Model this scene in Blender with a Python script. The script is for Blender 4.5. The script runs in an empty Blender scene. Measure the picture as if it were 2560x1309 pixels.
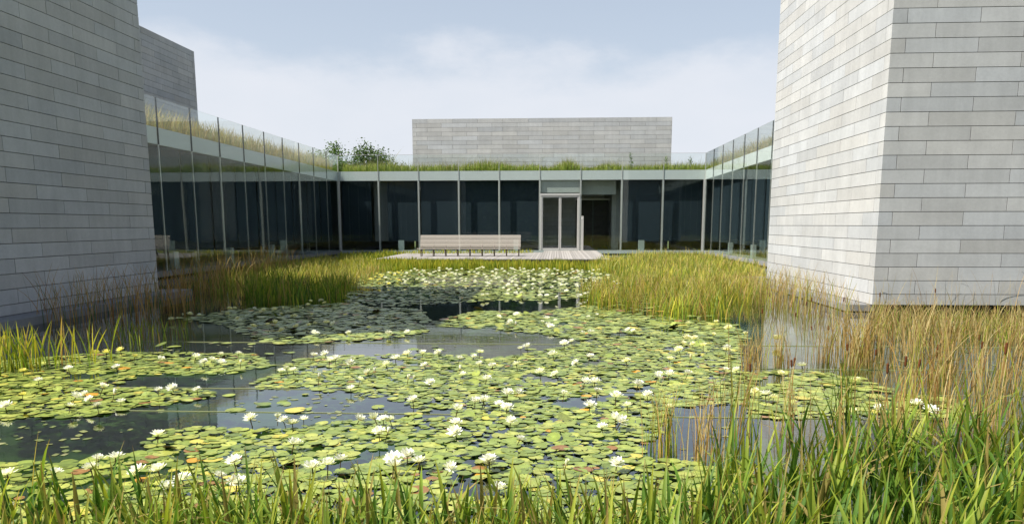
import bpy, math, random
import numpy as np
from mathutils import Matrix, Vector

R = math.radians
random.seed(7)
rng = np.random.default_rng(11)
scene = bpy.context.scene
COL = scene.collection
FT = 0.3048

# ------------------------------------------------------------------ camera
EYE = 1.96                                   # metres above the water
F_PX, PPY, W_PX, H_PX = 1976.4, 889.3, 2560.0, 1309.0
YAW, PITCH, ROLL = -0.0556, 0.1637, -0.0014
def cam_axes():
    cy, sy = math.cos(YAW), math.sin(YAW)
    fwd = np.array([sy * math.cos(PITCH), cy * math.cos(PITCH), -math.sin(PITCH)])
    r = np.array([cy, -sy, 0.0]); u = np.cross(r, fwd)
    cr, sr = math.cos(ROLL), math.sin(ROLL)
    return cr * r + sr * u, -sr * r + cr * u, fwd
AX_R, AX_U, AX_F = cam_axes()
cam_data = bpy.data.cameras.new('camera')
cam_data.sensor_width = 36.0
cam_data.lens = F_PX / W_PX * 36.0
cam_data.shift_y = (PPY - H_PX / 2) / W_PX
cam_data.clip_start = 0.05
cam_data.clip_end = 4000.0
cam = bpy.data.objects.new('camera', cam_data)
COL.objects.link(cam)
m = Matrix.Identity(4)
for i in range(3):
    m[i][0], m[i][1], m[i][2] = AX_R[i], AX_U[i], -AX_F[i]
m[2][3] = EYE
cam.matrix_world = m
scene.camera = cam

# ------------------------------------------------------------------ light
SUN_EL, SUN_AZ = R(50.0), R(24.0)            # light travels towards +X, a little towards +Y
d_light = Vector((math.cos(SUN_AZ) * math.cos(SUN_EL), math.sin(SUN_AZ) * math.cos(SUN_EL), -math.sin(SUN_EL)))
sun_data = bpy.data.lights.new('sun', 'SUN')
sun_data.energy = 5.0
sun_data.angle = R(0.53)
sun_data.color = (1.0, 0.955, 0.88)
sun = bpy.data.objects.new('sun', sun_data)
COL.objects.link(sun)
sun.rotation_euler = d_light.to_track_quat('-Z', 'Y').to_euler()
sun.location = (-40, -20, 60)

world = bpy.data.worlds.new('World')
scene.world = world
world.use_nodes = True
wn, wl = world.node_tree.nodes, world.node_tree.links
wn.clear()
w_out = wn.new('ShaderNodeOutputWorld')
bg = wn.new('ShaderNodeBackground')
sky = wn.new('ShaderNodeTexSky')
sky.sky_type = 'NISHITA'
sky.sun_disc = False
sky.sun_elevation = SUN_EL
sky.sun_rotation = math.atan2(-d_light.x, -d_light.y)
sky.air_density = 1.0
sky.dust_density = 2.2
sky.ozone_density = 1.2
bg.inputs['Strength'].default_value = 0.078
# thin bank of cloud low in the sky, all the way round, in the sky itself
tc = wn.new('ShaderNodeTexCoord')
sep = wn.new('ShaderNodeSeparateXYZ')
wl.new(tc.outputs['Generated'], sep.inputs[0])
mp = wn.new('ShaderNodeMapping'); mp.inputs['Scale'].default_value = (1.0, 1.0, 2.2)
wl.new(tc.outputs['Generated'], mp.inputs[0])
nz = wn.new('ShaderNodeTexNoise'); nz.inputs['Scale'].default_value = 4.0; nz.inputs['Detail'].default_value = 9; nz.inputs['Roughness'].default_value = 0.6
wl.new(mp.outputs[0], nz.inputs['Vector'])
nz2 = wn.new('ShaderNodeTexNoise'); nz2.inputs['Scale'].default_value = 9.0; nz2.inputs['Detail'].default_value = 6
wl.new(mp.outputs[0], nz2.inputs['Vector'])
def wmath(op, a, b=None, clamp=False):
    n = wn.new('ShaderNodeMath'); n.operation = op; n.use_clamp = clamp
    for k, v in enumerate((a, b)):
        if v is None: continue
        if isinstance(v, (int, float)): n.inputs[k].default_value = v
        else: wl.new(v, n.inputs[k])
    return n.outputs[0]
warp = wmath('MULTIPLY', wmath('SUBTRACT', nz.outputs['Fac'], 0.5), 0.16)
elev = wmath('ADD', sep.outputs['Z'], warp)
mr = wn.new('ShaderNodeMapRange'); mr.interpolation_type = 'SMOOTHSTEP'
mr.inputs['From Min'].default_value = 0.215; mr.inputs['From Max'].default_value = 0.165
wl.new(elev, mr.inputs['Value'])
dens = wmath('MULTIPLY', mr.outputs[0], wmath('ADD', 0.50, wmath('MULTIPLY', nz2.outputs['Fac'], 0.45)), True)
cmix = wn.new('ShaderNodeMix'); cmix.data_type = 'RGBA'
wl.new(dens, cmix.inputs['Factor'])
haze_mix = wn.new('ShaderNodeMix'); haze_mix.data_type = 'RGBA'   # thin high veil
zpos = wmath('MAXIMUM', sep.outputs['Z'], 0.0)
wl.new(wmath('MULTIPLY', wmath('POWER', 2.718, wmath('MULTIPLY', zpos, -1.9)), 0.92, True), haze_mix.inputs['Factor'])
wl.new(sky.outputs[0], haze_mix.inputs['A'])
haze_mix.inputs['B'].default_value = (5.8, 6.45, 7.35, 1)
wl.new(haze_mix.outputs['Result'], cmix.inputs['A'])
cmix.inputs['B'].default_value = (6.7, 6.9, 7.4, 1)
wl.new(cmix.outputs['Result'], bg.inputs['Color'])
wl.new(bg.outputs[0], w_out.inputs[0])

vs = scene.view_settings
vs.view_transform = 'Standard'
vs.look = 'None'
vs.gamma = 1.0
vs.use_curve_mapping = False
vs.exposure = 0.68
cy_ = scene.cycles
cy_.max_bounces = 6
cy_.diffuse_bounces = 2
cy_.glossy_bounces = 4
cy_.transmission_bounces = 4
cy_.transparent_max_bounces = 14
cy_.caustics_reflective = False
cy_.caustics_refractive = False
cy_.use_denoising = True
cy_.sample_clamp_indirect = 6.0

# ------------------------------------------------------------------ helpers
def proj(P):
    """world points (N,3) -> photograph pixels (N,2)"""
    P = np.asarray(P, float).reshape(-1, 3) - np.array([0, 0, EYE])
    a, b, c = P @ AX_R, P @ AX_U, P @ AX_F
    c = np.where(c < 0.05, 0.05, c)
    return np.stack([W_PX / 2 + F_PX * a / c, PPY - F_PX * b / c], 1)
def on_water(x, y, z=0.0):
    d = AX_R * (x - W_PX / 2) / F_PX - AX_U * (y - PPY) / F_PX + AX_F
    t = (z - EYE) / d[2]
    return d[0] * t, d[1] * t
def inside(poly, pts):
    x, y = pts[:, 0], pts[:, 1]; r = np.zeros(len(pts), bool); n = len(poly)
    for i in range(n):
        x1, y1 = poly[i]; x2, y2 = poly[(i + 1) % n]
        if y1 == y2: continue
        c = ((y1 > y) != (y2 > y)) & (x < (x2 - x1) * (y - y1) / (y2 - y1) + x1)
        r ^= c
    return r
def scatter(poly, spacing, jitter=0.95, keep=1.0):
    """jittered grid of points on the water inside an outline"""
    g = np.array([on_water(*p) for p in poly])
    x0, y0 = g.min(0); x1, y1 = g.max(0)
    nx, ny = int((x1 - x0) / spacing) + 2, int((y1 - y0) / spacing) + 2
    gx, gy = np.meshgrid(np.arange(nx), np.arange(ny))
    p = np.stack([gx.ravel() + (gy.ravel() % 2) * .5, gy.ravel()], 1).astype(float)
    p += (rng.random(p.shape) - .5) * jitter
    p = p * spacing + np.array([x0, y0])
    p = p[inside([tuple(q) for q in g], p)]
    if keep < 1: p = p[rng.random(len(p)) < keep]
    return p

def tag(o, label=None, cat=None, group=None, kind=None):
    if label: o['label'] = label
    if cat: o['category'] = cat
    if group: o['group'] = group
    if kind: o['kind'] = kind
    return o
def empty(name, loc=(0, 0, 0)):
    o = bpy.data.objects.new(name, None); COL.objects.link(o); o.location = loc
    o.empty_display_size = 0.2
    return o
def link(name, me, parent=None, mats=None):
    if mats is not None and not me.materials:
        for q in (mats if isinstance(mats, (list, tuple)) else [mats]): me.materials.append(q)
    o = bpy.data.objects.new(name, me); COL.objects.link(o)
    if parent is not None: o.parent = parent
    return o
def mesh_np(name, verts, faces, cols=None, smooth=False, mat_idx=None):
    """verts (N,3), faces: list of (M,k) arrays"""
    me = bpy.data.meshes.new(name)
    verts = np.asarray(verts, np.float32)
    faces = [np.asarray(f, np.int32) for f in faces if len(f)]
    loops = np.concatenate([f.ravel() for f in faces])
    sizes = np.concatenate([np.full(len(f), f.shape[1], np.int32) for f in faces])
    starts = np.concatenate([[0], np.cumsum(sizes)[:-1]]).astype(np.int32)
    me.vertices.add(len(verts)); me.vertices.foreach_set('co', verts.ravel())
    me.loops.add(len(loops)); me.loops.foreach_set('vertex_index', loops)
    me.polygons.add(len(sizes)); me.polygons.foreach_set('loop_start', starts); me.polygons.foreach_set('loop_total', sizes)
    if mat_idx is not None: me.polygons.foreach_set('material_index', np.asarray(mat_idx, np.int32))
    me.polygons.foreach_set('use_smooth', np.full(len(sizes), bool(smooth)))
    me.update(calc_edges=True)
    if cols is not None:
        a = me.color_attributes.new('Col', 'FLOAT_COLOR', 'POINT')
        c = np.ones((len(verts), 4), np.float32); c[:, :3] = cols
        a.data.foreach_set('color', c.ravel())
    return me
BOXF = np.array([(0, 3, 2, 1), (4, 5, 6, 7), (0, 1, 5, 4), (1, 2, 6, 5), (2, 3, 7, 6), (3, 0, 4, 7)])
def box_v(x0, x1, y0, y1, z0, z1):
    return np.array([(x0, y0, z0), (x1, y0, z0), (x1, y1, z0), (x0, y1, z0), (x0, y0, z1), (x1, y0, z1), (x1, y1, z1), (x0, y1, z1)], float)
def boxes_mesh(name, bs):
    v = np.concatenate([box_v(*b) for b in bs]); f = np.concatenate([BOXF + 8 * i for i in range(len(bs))])
    return mesh_np(name, v, [f])
_cache = {}
def box_obj(name, b, mat, parent=None, loc_mesh=True):
    """one box as its own object; alike sizes share a mesh"""
    x0, x1, y0, y1, z0, z1 = b
    k = (round(x1 - x0, 4), round(y1 - y0, 4), round(z1 - z0, 4), mat.name)
    if k not in _cache:
        hx, hy, hz = k[0] / 2, k[1] / 2, k[2] / 2
        me = mesh_np(name, box_v(-hx, hx, -hy, hy, -hz, hz), [BOXF]); me.materials.append(mat); _cache[k] = me
    o = bpy.data.objects.new(name, _cache[k]); COL.objects.link(o)
    o.location = ((x0 + x1) / 2, (y0 + y1) / 2, (z0 + z1) / 2)
    if parent is not None:
        o.parent = parent; o.location -= parent.location
    return o
def tube(p0, p1, r0, r1, n=8):
    p0, p1 = np.array(p0, float), np.array(p1, float); d = p1 - p0; d /= np.linalg.norm(d)
    a = np.cross(d, (0, 0, 1.0) if abs(d[2]) < .9 else (1.0, 0, 0)); a /= np.linalg.norm(a); b = np.cross(d, a)
    t = np.arange(n) * 2 * math.pi / n
    ring = np.cos(t)[:, None] * a + np.sin(t)[:, None] * b
    v = np.concatenate([p0 + ring * r0, p1 + ring * r1])
    i = np.arange(n); j = (i + 1) % n
    return v, np.stack([i, j, j + n, i + n], 1)
def join(parts):
    V, Fs, o = [], [], 0
    for v, f in parts:
        V.append(v); Fs.append(f + o); o += len(v)
    return np.concatenate(V), np.concatenate(Fs)

# ------------------------------------------------------------------ materials
def new_mat(name):
    mt = bpy.data.materials.new(name); mt.use_nodes = True
    n = mt.node_tree.nodes; n.clear()
    out = n.new('ShaderNodeOutputMaterial')
    return mt, n, mt.node_tree.links, out
def noise(n, l, scale, detail=5, rough=.55, vec=None, sc=None):
    q = n.new('ShaderNodeTexNoise'); q.inputs['Scale'].default_value = scale; q.inputs['Detail'].default_value = detail; q.inputs['Roughness'].default_value = rough
    if vec is not None:
        if sc is not None:
            mpn = n.new('ShaderNodeMapping'); mpn.inputs['Scale'].default_value = sc
            l.new(vec, mpn.inputs[0]); vec = mpn.outputs[0]
        l.new(vec, q.inputs['Vector'])
    return q.outputs['Fac']
def ramp(n, l, fac, stops):
    r = n.new('ShaderNodeValToRGB')
    e = r.color_ramp.elements
    while len(e) < len(stops): e.new(.5)
    for k, (p, c) in enumerate(stops):
        e[k].position = p; e[k].color = (*c, 1) if len(c) == 3 else c
    l.new(fac, r.inputs[0]); return r.outputs[0]
def fmath(n, l, op, a, b=None, clamp=False):
    q = n.new('ShaderNodeMath'); q.operation = op; q.use_clamp = clamp
    for k, v in enumerate((a, b)):
        if v is None: continue
        if isinstance(v, (int, float)): q.inputs[k].default_value = v
        else: l.new(v, q.inputs[k])
    return q.outputs[0]
def mixc(n, l, fac, a, b, blend='MIX'):
    q = n.new('ShaderNodeMix'); q.data_type = 'RGBA'; q.blend_type = blend
    for s, v in (('Factor', fac), ('A', a), ('B', b)):
        if isinstance(v, (int, float)): q.inputs[s].default_value = v
        elif isinstance(v, tuple): q.inputs[s].default_value = (*v, 1) if len(v) == 3 else v
        else: l.new(v, q.inputs[s])
    return q.outputs['Result']

def concrete(name, base=(.437, .442, .442), spread=.19):
    mt, n, l, out = new_mat(name)
    p = n.new('ShaderNodeBsdfPrincipled'); l.new(p.outputs[0], out.inputs[0])
    oi = n.new('ShaderNodeObjectInfo'); ge = n.new('ShaderNodeNewGeometry')
    rnd = fmath(n, l, 'FRACT', fmath(n, l, 'ADD', oi.outputs['Random'], ge.outputs['Random Per Island']))
    pos = ge.outputs['Position']
    a = noise(n, l, 1.3, 6, .6, pos); b = noise(n, l, 14, 5, .65, pos); c = noise(n, l, 5.5, 3, .5, pos, (1, 1, .16)); fine = noise(n, l, 90, 3, .6, pos)
    v = fmath(n, l, 'ADD', 1 - spread / 2, fmath(n, l, 'MULTIPLY', rnd, spread))
    v = fmath(n, l, 'MULTIPLY', v, fmath(n, l, 'ADD', .80, fmath(n, l, 'MULTIPLY', a, .40)))
    v = fmath(n, l, 'MULTIPLY', v, fmath(n, l, 'ADD', .88, fmath(n, l, 'MULTIPLY', b, .24)))
    v = fmath(n, l, 'MULTIPLY', v, fmath(n, l, 'ADD', .88, fmath(n, l, 'MULTIPLY', c, .24)))
    v = fmath(n, l, 'MULTIPLY', v, fmath(n, l, 'ADD', .92, fmath(n, l, 'MULTIPLY', fine, .16)))
    rgb = n.new('ShaderNodeCombineColor')
    hue = fmath(n, l, 'FRACT', fmath(n, l, 'MULTIPLY', rnd, 7.31))
    l.new(fmath(n, l, 'MULTIPLY', v, fmath(n, l, 'ADD', base[0] - .008, fmath(n, l, 'MULTIPLY', hue, .016))), rgb.inputs[0])
    l.new(fmath(n, l, 'MULTIPLY', v, base[1]), rgb.inputs[1])
    l.new(fmath(n, l, 'MULTIPLY', v, fmath(n, l, 'ADD', base[2] + .012, fmath(n, l, 'MULTIPLY', hue, -.024))), rgb.inputs[2])
    l.new(rgb.outputs[0], p.inputs['Base Color'])
    p.inputs['Roughness'].default_value = .85
    p.inputs['Specular IOR Level'].default_value = .25
    bp = n.new('ShaderNodeBump'); bp.inputs['Strength'].default_value = .25; bp.inputs['Distance'].default_value = .004
    l.new(fmath(n, l, 'ADD', b, fine), bp.inputs['Height']); l.new(bp.outputs[0], p.inputs['Normal'])
    return mt
M_BLOCK = concrete('cast_concrete_block')
M_CORE = concrete('concrete_core', (.3, .3, .29), .05)
M_LEDGE = concrete('dark_ledge_concrete', (.22, .22, .22), .12)

def simple(name, col, rough=.5, metal=0., spec=.5, var=.12, scale=6., sc=None):
    mt, n, l, out = new_mat(name)
    p = n.new('ShaderNodeBsdfPrincipled'); l.new(p.outputs[0], out.inputs[0])
    ge = n.new('ShaderNodeNewGeometry'); oi = n.new('ShaderNodeObjectInfo')
    a = noise(n, l, scale, 5, .6, ge.outputs['Position'], sc)
    v = fmath(n, l, 'ADD', 1 - var, fmath(n, l, 'MULTIPLY', a, var))
    v = fmath(n, l, 'ADD', v, fmath(n, l, 'MULTIPLY', oi.outputs['Random'], var))
    l.new(mixc(n, l, 1.0, col, v, 'MULTIPLY'), p.inputs['Base Color'])
    p.inputs['Roughness'].default_value = rough; p.inputs['Metallic'].default_value = metal; p.inputs['Specular IOR Level'].default_value = spec
    return mt
M_STEEL = simple('brushed_steel', (.62, .61, .58), .42, .55, .5, .08)
M_DARKSTEEL_RECESS = simple('dark_steel_and_recess', (.035, .04, .042), .4, .3, .5, .1)
M_FASCIA = simple('fascia_panel', (.70, .73, .72), .6, 0, .3, .05, 1.5)
M_SHADE = simple('roller_shade', (.021, .035, .046), .8, 0, .2, .25, 1.2)
M_INNER = simple('interior_concrete', (.2, .2, .19), .8, 0, .2, .15, 2.)
M_FLOOR = simple('interior_floor', (.24, .26, .25), .5, 0, .4, .08, 2.)
M_TRANSOM = simple('transom_concrete', (.42, .45, .42), .8, 0, .2, .2, 3.)
M_PALE = simple('pale_metal_box', (.36, .42, .40), .5, .1, .4, .08)
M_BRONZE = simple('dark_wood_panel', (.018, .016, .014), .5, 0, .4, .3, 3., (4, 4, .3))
M_GREYSTRIP = simple('grey_strip', (.26, .28, .27), .9, 0, .1, .3, 5., (6, 6, .2))
M_SOIL = simple('planting_soil', (.05, .045, .025), .95, 0, .1, .3, 3.)
M_WOOD = simple('weathered_teak', (.47, .43, .375), .75, 0, .25, .22, 5., (1, 9, 9))
M_DECK = simple('weathered_deck_board', (.33, .31, .285), .8, 0, .2, .3, 5., (9, .7, 9))
M_LEGS = simple('cast_bench_leg', (.12, .095, .08), .55, .4, .4, .1)
M_STRING = simple('taut_line', (.30, .33, .15), .7, 0, .2, .1)
M_WHITE = simple('white_button', (.8, .8, .78), .5)

def glass_mat(name, tint):
    mt, n, l, out = new_mat(name)
    ge0 = n.new('ShaderNodeNewGeometry'); dt = n.new('ShaderNodeVectorMath'); dt.operation = 'DOT_PRODUCT'
    l.new(ge0.outputs['Normal'], dt.inputs[0]); l.new(ge0.outputs['Incoming'], dt.inputs[1])
    fz = fmath(n, l, 'POWER', fmath(n, l, 'SUBTRACT', 1.0, fmath(n, l, 'ABSOLUTE', dt.outputs['Value']), True), 5.0)
    refl = fmath(n, l, 'ADD', .036, fmath(n, l, 'MULTIPLY', fz, .9))
    tr = n.new('ShaderNodeBsdfTransparent'); tr.inputs[0].default_value = (*tint, 1)
    gl = n.new('ShaderNodeBsdfGlossy'); gl.inputs['Roughness'].default_value = .004; gl.inputs['Color'].default_value = (.93, .97, .96, 1)
    mx = n.new('ShaderNodeMixShader')
    ge = n.new('ShaderNodeNewGeometry')
    bp = n.new('ShaderNodeBump'); bp.inputs['Strength'].default_value = .12; bp.inputs['Distance'].default_value = .01
    l.new(noise(n, l, .8, 2, .4, ge.outputs['Position']), bp.inputs['Height']); l.new(bp.outputs[0], gl.inputs['Normal'])
    l.new(refl, mx.inputs[0]); l.new(tr.outputs[0], mx.inputs[1]); l.new(gl.outputs[0], mx.inputs[2]); l.new(mx.outputs[0], out.inputs[0])
    return mt
M_GLASS = glass_mat('clear_glass', (.955, .978, .968))

def water_mat():
    mt, n, l, out = new_mat('pond_water')
    ge = n.new('ShaderNodeNewGeometry')
    tr = n.new('ShaderNodeBsdfTransparent'); tr.inputs[0].default_value = (.55, .68, .52, 1)
    gl = n.new('ShaderNodeBsdfGlossy'); gl.inputs['Roughness'].default_value = .008
    bp = n.new('ShaderNodeBump'); bp.inputs['Strength'].default_value = .022; bp.inputs['Distance'].default_value = .05
    a = noise(n, l, 3.2, 4, .5, ge.outputs['Position'], (.55, 1.6, 1)); b = noise(n, l, 14., 2, .5, ge.outputs['Position'])
    l.new(fmath(n, l, 'ADD', a, fmath(n, l, 'MULTIPLY', b, .12)), bp.inputs['Height'])
    l.new(bp.outputs[0], gl.inputs['Normal'])
    dt = n.new('ShaderNodeVectorMath'); dt.operation = 'DOT_PRODUCT'
    l.new(ge.outputs['Normal'], dt.inputs[0]); l.new(ge.outputs['Incoming'], dt.inputs[1])
    fz = fmath(n, l, 'POWER', fmath(n, l, 'SUBTRACT', 1.0, fmath(n, l, 'ABSOLUTE', dt.outputs['Value']), True), 2.9)
    refl = fmath(n, l, 'ADD', .05, fmath(n, l, 'MULTIPLY', fz, .94))
    mx = n.new('ShaderNodeMixShader')
    l.new(refl, mx.inputs[0]); l.new(tr.outputs[0], mx.inputs[1]); l.new(gl.outputs[0], mx.inputs[2]); l.new(mx.outputs[0], out.inputs[0])
    return mt
M_WATER = water_mat()
def bed_mat():
    mt, n, l, out = new_mat('algae_pond_bed')
    ge = n.new('ShaderNodeNewGeometry'); p = n.new('ShaderNodeBsdfPrincipled'); l.new(p.outputs[0], out.inputs[0])
    a = noise(n, l, .7, 6, .62, ge.outputs['Position']); b = noise(n, l, 6., 5, .65, ge.outputs['Position'])
    f = fmath(n, l, 'ADD', fmath(n, l, 'MULTIPLY', a, .7), fmath(n, l, 'MULTIPLY', b, .35))
    c = ramp(n, l, f, [(.34, (.018, .026, .012)), (.48, (.05, .085, .028)), (.62, (.11, .17, .045)), (.8, (.2, .24, .09))])
    l.new(c, p.inputs['Base Color']); p.inputs['Roughness'].default_value = .95; p.inputs['Specular IOR Level'].default_value = 0
    return mt
M_BED = bed_mat()
M_GROUND = simple('meadow_ground', (.07, .09, .03), .95, 0, .1, .4, .6)

def foliage(name, transl=.35, rough=.5, spec=.25):
    mt, n, l, out = new_mat(name)
    at = n.new('ShaderNodeVertexColor'); at.layer_name = 'Col'
    oi = n.new('ShaderNodeObjectInfo')
    v = fmath(n, l, 'ADD', .85, fmath(n, l, 'MULTIPLY', oi.outputs['Random'], .3))
    c = mixc(n, l, 1.0, at.outputs[0], v, 'MULTIPLY')
    p = n.new('ShaderNodeBsdfPrincipled'); l.new(c, p.inputs['Base Color']); p.inputs['Roughness'].default_value = rough; p.inputs['Specular IOR Level'].default_value = spec
    t = n.new('ShaderNodeBsdfTranslucent'); l.new(mixc(n, l, 1.0, c, (1.25, 1.25, .7), 'MULTIPLY'), t.inputs[0])
    mx = n.new('ShaderNodeMixShader'); mx.inputs[0].default_value = transl
    l.new(p.outputs[0], mx.inputs[1]); l.new(t.outputs[0], mx.inputs[2]); l.new(mx.outputs[0], out.inputs[0])
    return mt
M_BLADE = foliage('grass_blade', .4)
M_LEAFY = foliage('tree_leaf', .3)
M_PETAL = foliage('water_lily_petal', .3, .5, .2)
def pad_mat():
    mt, n, l, out = new_mat('lily_pad_leaf')
    at = n.new('ShaderNodeVertexColor'); at.layer_name = 'Col'
    ge = n.new('ShaderNodeNewGeometry')
    a = noise(n, l, 22., 4, .6, ge.outputs['Position'])
    c = mixc(n, l, 1.0, at.outputs[0], fmath(n, l, 'ADD', .72, fmath(n, l, 'MULTIPLY', a, .56)), 'MULTIPLY')
    under = mixc(n, l, ge.outputs['Backfacing'], c, (.10, .05, .025))
    p = n.new('ShaderNodeBsdfPrincipled'); l.new(under, p.inputs['Base Color']); p.inputs['Roughness'].default_value = .34; p.inputs['Specular IOR Level'].default_value = .5
    bp = n.new('ShaderNodeBump'); bp.inputs['Strength'].default_value = .3; bp.inputs['Distance'].default_value = .006
    l.new(noise(n, l, 16., 2, .5, ge.outputs['Position']), bp.inputs['Height']); l.new(bp.outputs[0], p.inputs['Normal'])
    l.new(p.outputs[0], out.inputs[0]); return mt
M_PAD = pad_mat()
M_STAMEN = simple('yellow_stamen', (.75, .5, .05), .7)
M_BARK = simple('bark', (.09, .07, .05), .9, 0, .1, .4, 8.)
M_CATTAIL = simple('cattail_head', (.12, .045, .018), .95, 0, .05, .3, 30.)

# ------------------------------------------------------------------ setting
GZ = 0.266                                  # floor of the glass passages and deck
X_L, X_R, Y_B, BAY = -14.854, 9.835, 54.33, 2.7432
Z_RAIL, Z_FT, Z_FB = 6.64, 5.567, 4.95
DEP = 4.3                                   # depth of the passages
tag(link('ground', mesh_np('ground', [(-900, -900, -.62), (900, -900, -.62), (900, 1500, -.62), (-900, 1500, -.62)], [[(0, 1, 2, 3)]]), None, M_GROUND), kind='structure')
tag(link('meadow', boxes_mesh('meadow', [(-60, 60, -80, -2.6, -.6, .3)]), None, M_GROUND), kind='structure')  # unseen bank behind the camera, added for the glass to reflect
tag(link('pond_bed', mesh_np('pond_bed', [(-26, -2.6, -.42), (26, -2.6, -.42), (26, 60, -.42), (-26, 60, -.42)], [[(0, 1, 2, 3)]]), None, M_BED), kind='structure')
tag(link('water', mesh_np('water', [(-26, -2.6, 0), (26, -2.6, 0), (26, 60, 0), (-26, 60, 0)], [[(0, 1, 2, 3)]]), None, M_WATER), kind='structure')

# ------------------------------------------------------------------ concrete block pavilions
GAP = .013
def add_blocks(parent, bs, limit=300):
    """bs: (box, face centre). The blocks that show largest are parts of their own, the rest is one part."""
    c = np.array([b[1] for b in bs]); p = proj(c)
    dist = np.linalg.norm(c - np.array([0, 0, EYE]), axis=1)
    seen = (p[:, 0] > -90) & (p[:, 0] < 2650) & (p[:, 1] > -40) & (p[:, 1] < 1309)
    order = np.argsort(np.where(seen, dist, dist + 1e4))
    rest = []
    for k, i in enumerate(order):
        b = bs[i][0]
        if seen[i] and k < limit: box_obj('block', b, M_BLOCK, parent)
        else: rest.append(b)
    if rest:
        me = boxes_mesh('block_courses', rest); me.materials.append(M_BLOCK)
        o = link('block_courses', me, parent); o.location = -parent.location
        o['kind'] = 'stuff'
def courses(z_joint, z0, z1):
    """course limits so that one joint falls on z_joint"""
    k0 = math.floor((z0 - z_joint) / FT - .02); zs = []
    z = z_joint + k0 * FT; k = k0
    while z < z1 - .03:
        zs.append((max(z, z0), min(z + FT, z1), k)); z += FT; k += 1
    return zs
def run(start, first, total):
    """joints along a wall: first block lengths, then 6 ft blocks"""
    r = []; a = start
    for q in first: r.append((a, a + q)); a += q
    while a < total - .02: r.append((a, min(a + 6 * FT, total))); a += 6 * FT
    return r
def pr():
    return rng.uniform(0, .004)
def wall_X(xf, sgn, y_corner, ysgn, length, zc, z0, z1, par, firstA, firstB, startA=0., startB=0.):
    """blocks on a face x = xf whose outward normal is sgn*X, measured from the corner along ysgn*Y"""
    out = []
    for za, zb, k in courses(zc, z0, z1):
        A = (k + par) % 2 == 0
        for a, b in run(startA if A else startB, firstA if A else firstB, length):
            ya, yb = sorted((y_corner + ysgn * a, y_corner + ysgn * b)); e = pr()
            xs = sorted((xf + sgn * e, xf - sgn * FT * .9))
            out.append(((xs[0], xs[1], ya + GAP / 2, yb - GAP / 2, za + GAP / 2, zb - GAP / 2), (xf, (ya + yb) / 2, (za + zb) / 2)))
    return out
def wall_Y(yf, x_corner, length, zc, z0, z1, par, firstA, firstB, startA=0., startB=0.):
    """blocks on a face y = yf that looks towards the camera, measured from the corner along +X"""
    out = []
    for za, zb, k in courses(zc, z0, z1):
        A = (k + par) % 2 == 0
        for a, b in run(startA if A else startB, firstA if A else firstB, length):
            e = pr()
            out.append(((x_corner + a + GAP / 2, x_corner + b - GAP / 2, yf - e, yf + FT * .9, za + GAP / 2, zb - GAP / 2), (x_corner + (a + b) / 2, yf, (za + zb) / 2)))
    return out
WB = .17                                    # foot of the pavilion walls above the water
# near right pavilion: lit side face and front face
XR, YR1, YR2, HR = 7.153, 18.284, 27.40, 12.6
rp = empty('concrete_pavilion', (XR, YR1, 0))
tag(rp, 'large concrete block pavilion on the right with a brightly sunlit side', 'pavilion')
zc = EYE - .022
L_R = 10.97
bs = []
for za, zb, k in courses(zc, WB, HR):       # corner blocks, turning alternately
    a = (k % 2 == 0); lx, ly = (1 * FT, 3 * FT) if a else (3 * FT, 1 * FT); e = pr()
    bs.append(((XR - e, XR + lx - GAP / 2, YR1 - e, YR1 + ly - GAP / 2, za + GAP / 2, zb - GAP / 2), (XR + lx / 2, YR1, (za + zb) / 2)))
bs += wall_Y(YR1, XR, L_R, zc, WB, HR, 0, [5 * FT], [6 * FT], 1 * FT, 3 * FT)
bs += wall_X(XR, -1, YR1, 1, YR2 - YR1, zc, WB, HR, 0, [6 * FT], [5 * FT], 3 * FT, 1 * FT)
add_blocks(rp, bs)
box_obj('wall_core', (XR + .25, XR + L_R, YR1 + .25, YR2, WB, HR - .05), M_CORE, rp)
box_obj('footing', (XR + .3, XR + L_R - .3, YR1 + .3, YR2 - .3, -.6, WB), M_DARKSTEEL_RECESS, rp)  # near-black colour paints the shade of the recess under the wall
box_obj('ledge', (XR - .54, XR + .28, YR1 + .1, YR2 + 1.1, .02, WB - .006), M_LEDGE, rp)
# near left pavilion, shaded face
XL, YL2, YL1, HL = -11.075, 21.494, 10.9, 11.5
lp = empty('concrete_pavilion', (XL, YL2, 0))
tag(lp, 'near concrete block pavilion on the left, its tall face in shade', 'pavilion')
zl = EYE - .049
bs = wall_X(XL, 1, YL2, -1, YL2 - YL1, zl, WB, HL, 1, [1 * FT], [4 * FT])
add_blocks(lp, bs)
box_obj('wall_core', (XL - 12, XL - .25, YL1, YL2 - .004, WB, HL - .05), M_CORE, lp)
box_obj('footing', (XL - 11.7, XL - .3, YL1 + .3, YL2 - .3, -.6, WB), M_DARKSTEEL_RECESS, lp)  # recess shade put into the footing colour here too
box_obj('ledge', (XL - .28, XL + .62, YL1 - .3, YL2 + .75, .0, WB - .006), M_LEDGE, lp)
# far left pavilion behind the left passage
XF, YF2, HF = -20.3, 45.3, 11.55
fp = empty('concrete_pavilion', (XF, YF2, 0))
tag(fp, 'farther concrete block pavilion rising above the left grass roof', 'pavilion')
bs = wall_X(XF, 1, YF2, -1, 15.0, HF, 2.8, HF, 0, [3 * FT], [1 * FT])
add_blocks(fp, bs)
box_obj('wall_core', (XF - 11, XF - .25, YF2 - 15, YF2 - .004, -.6, HF - .05), M_CORE, fp)
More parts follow.
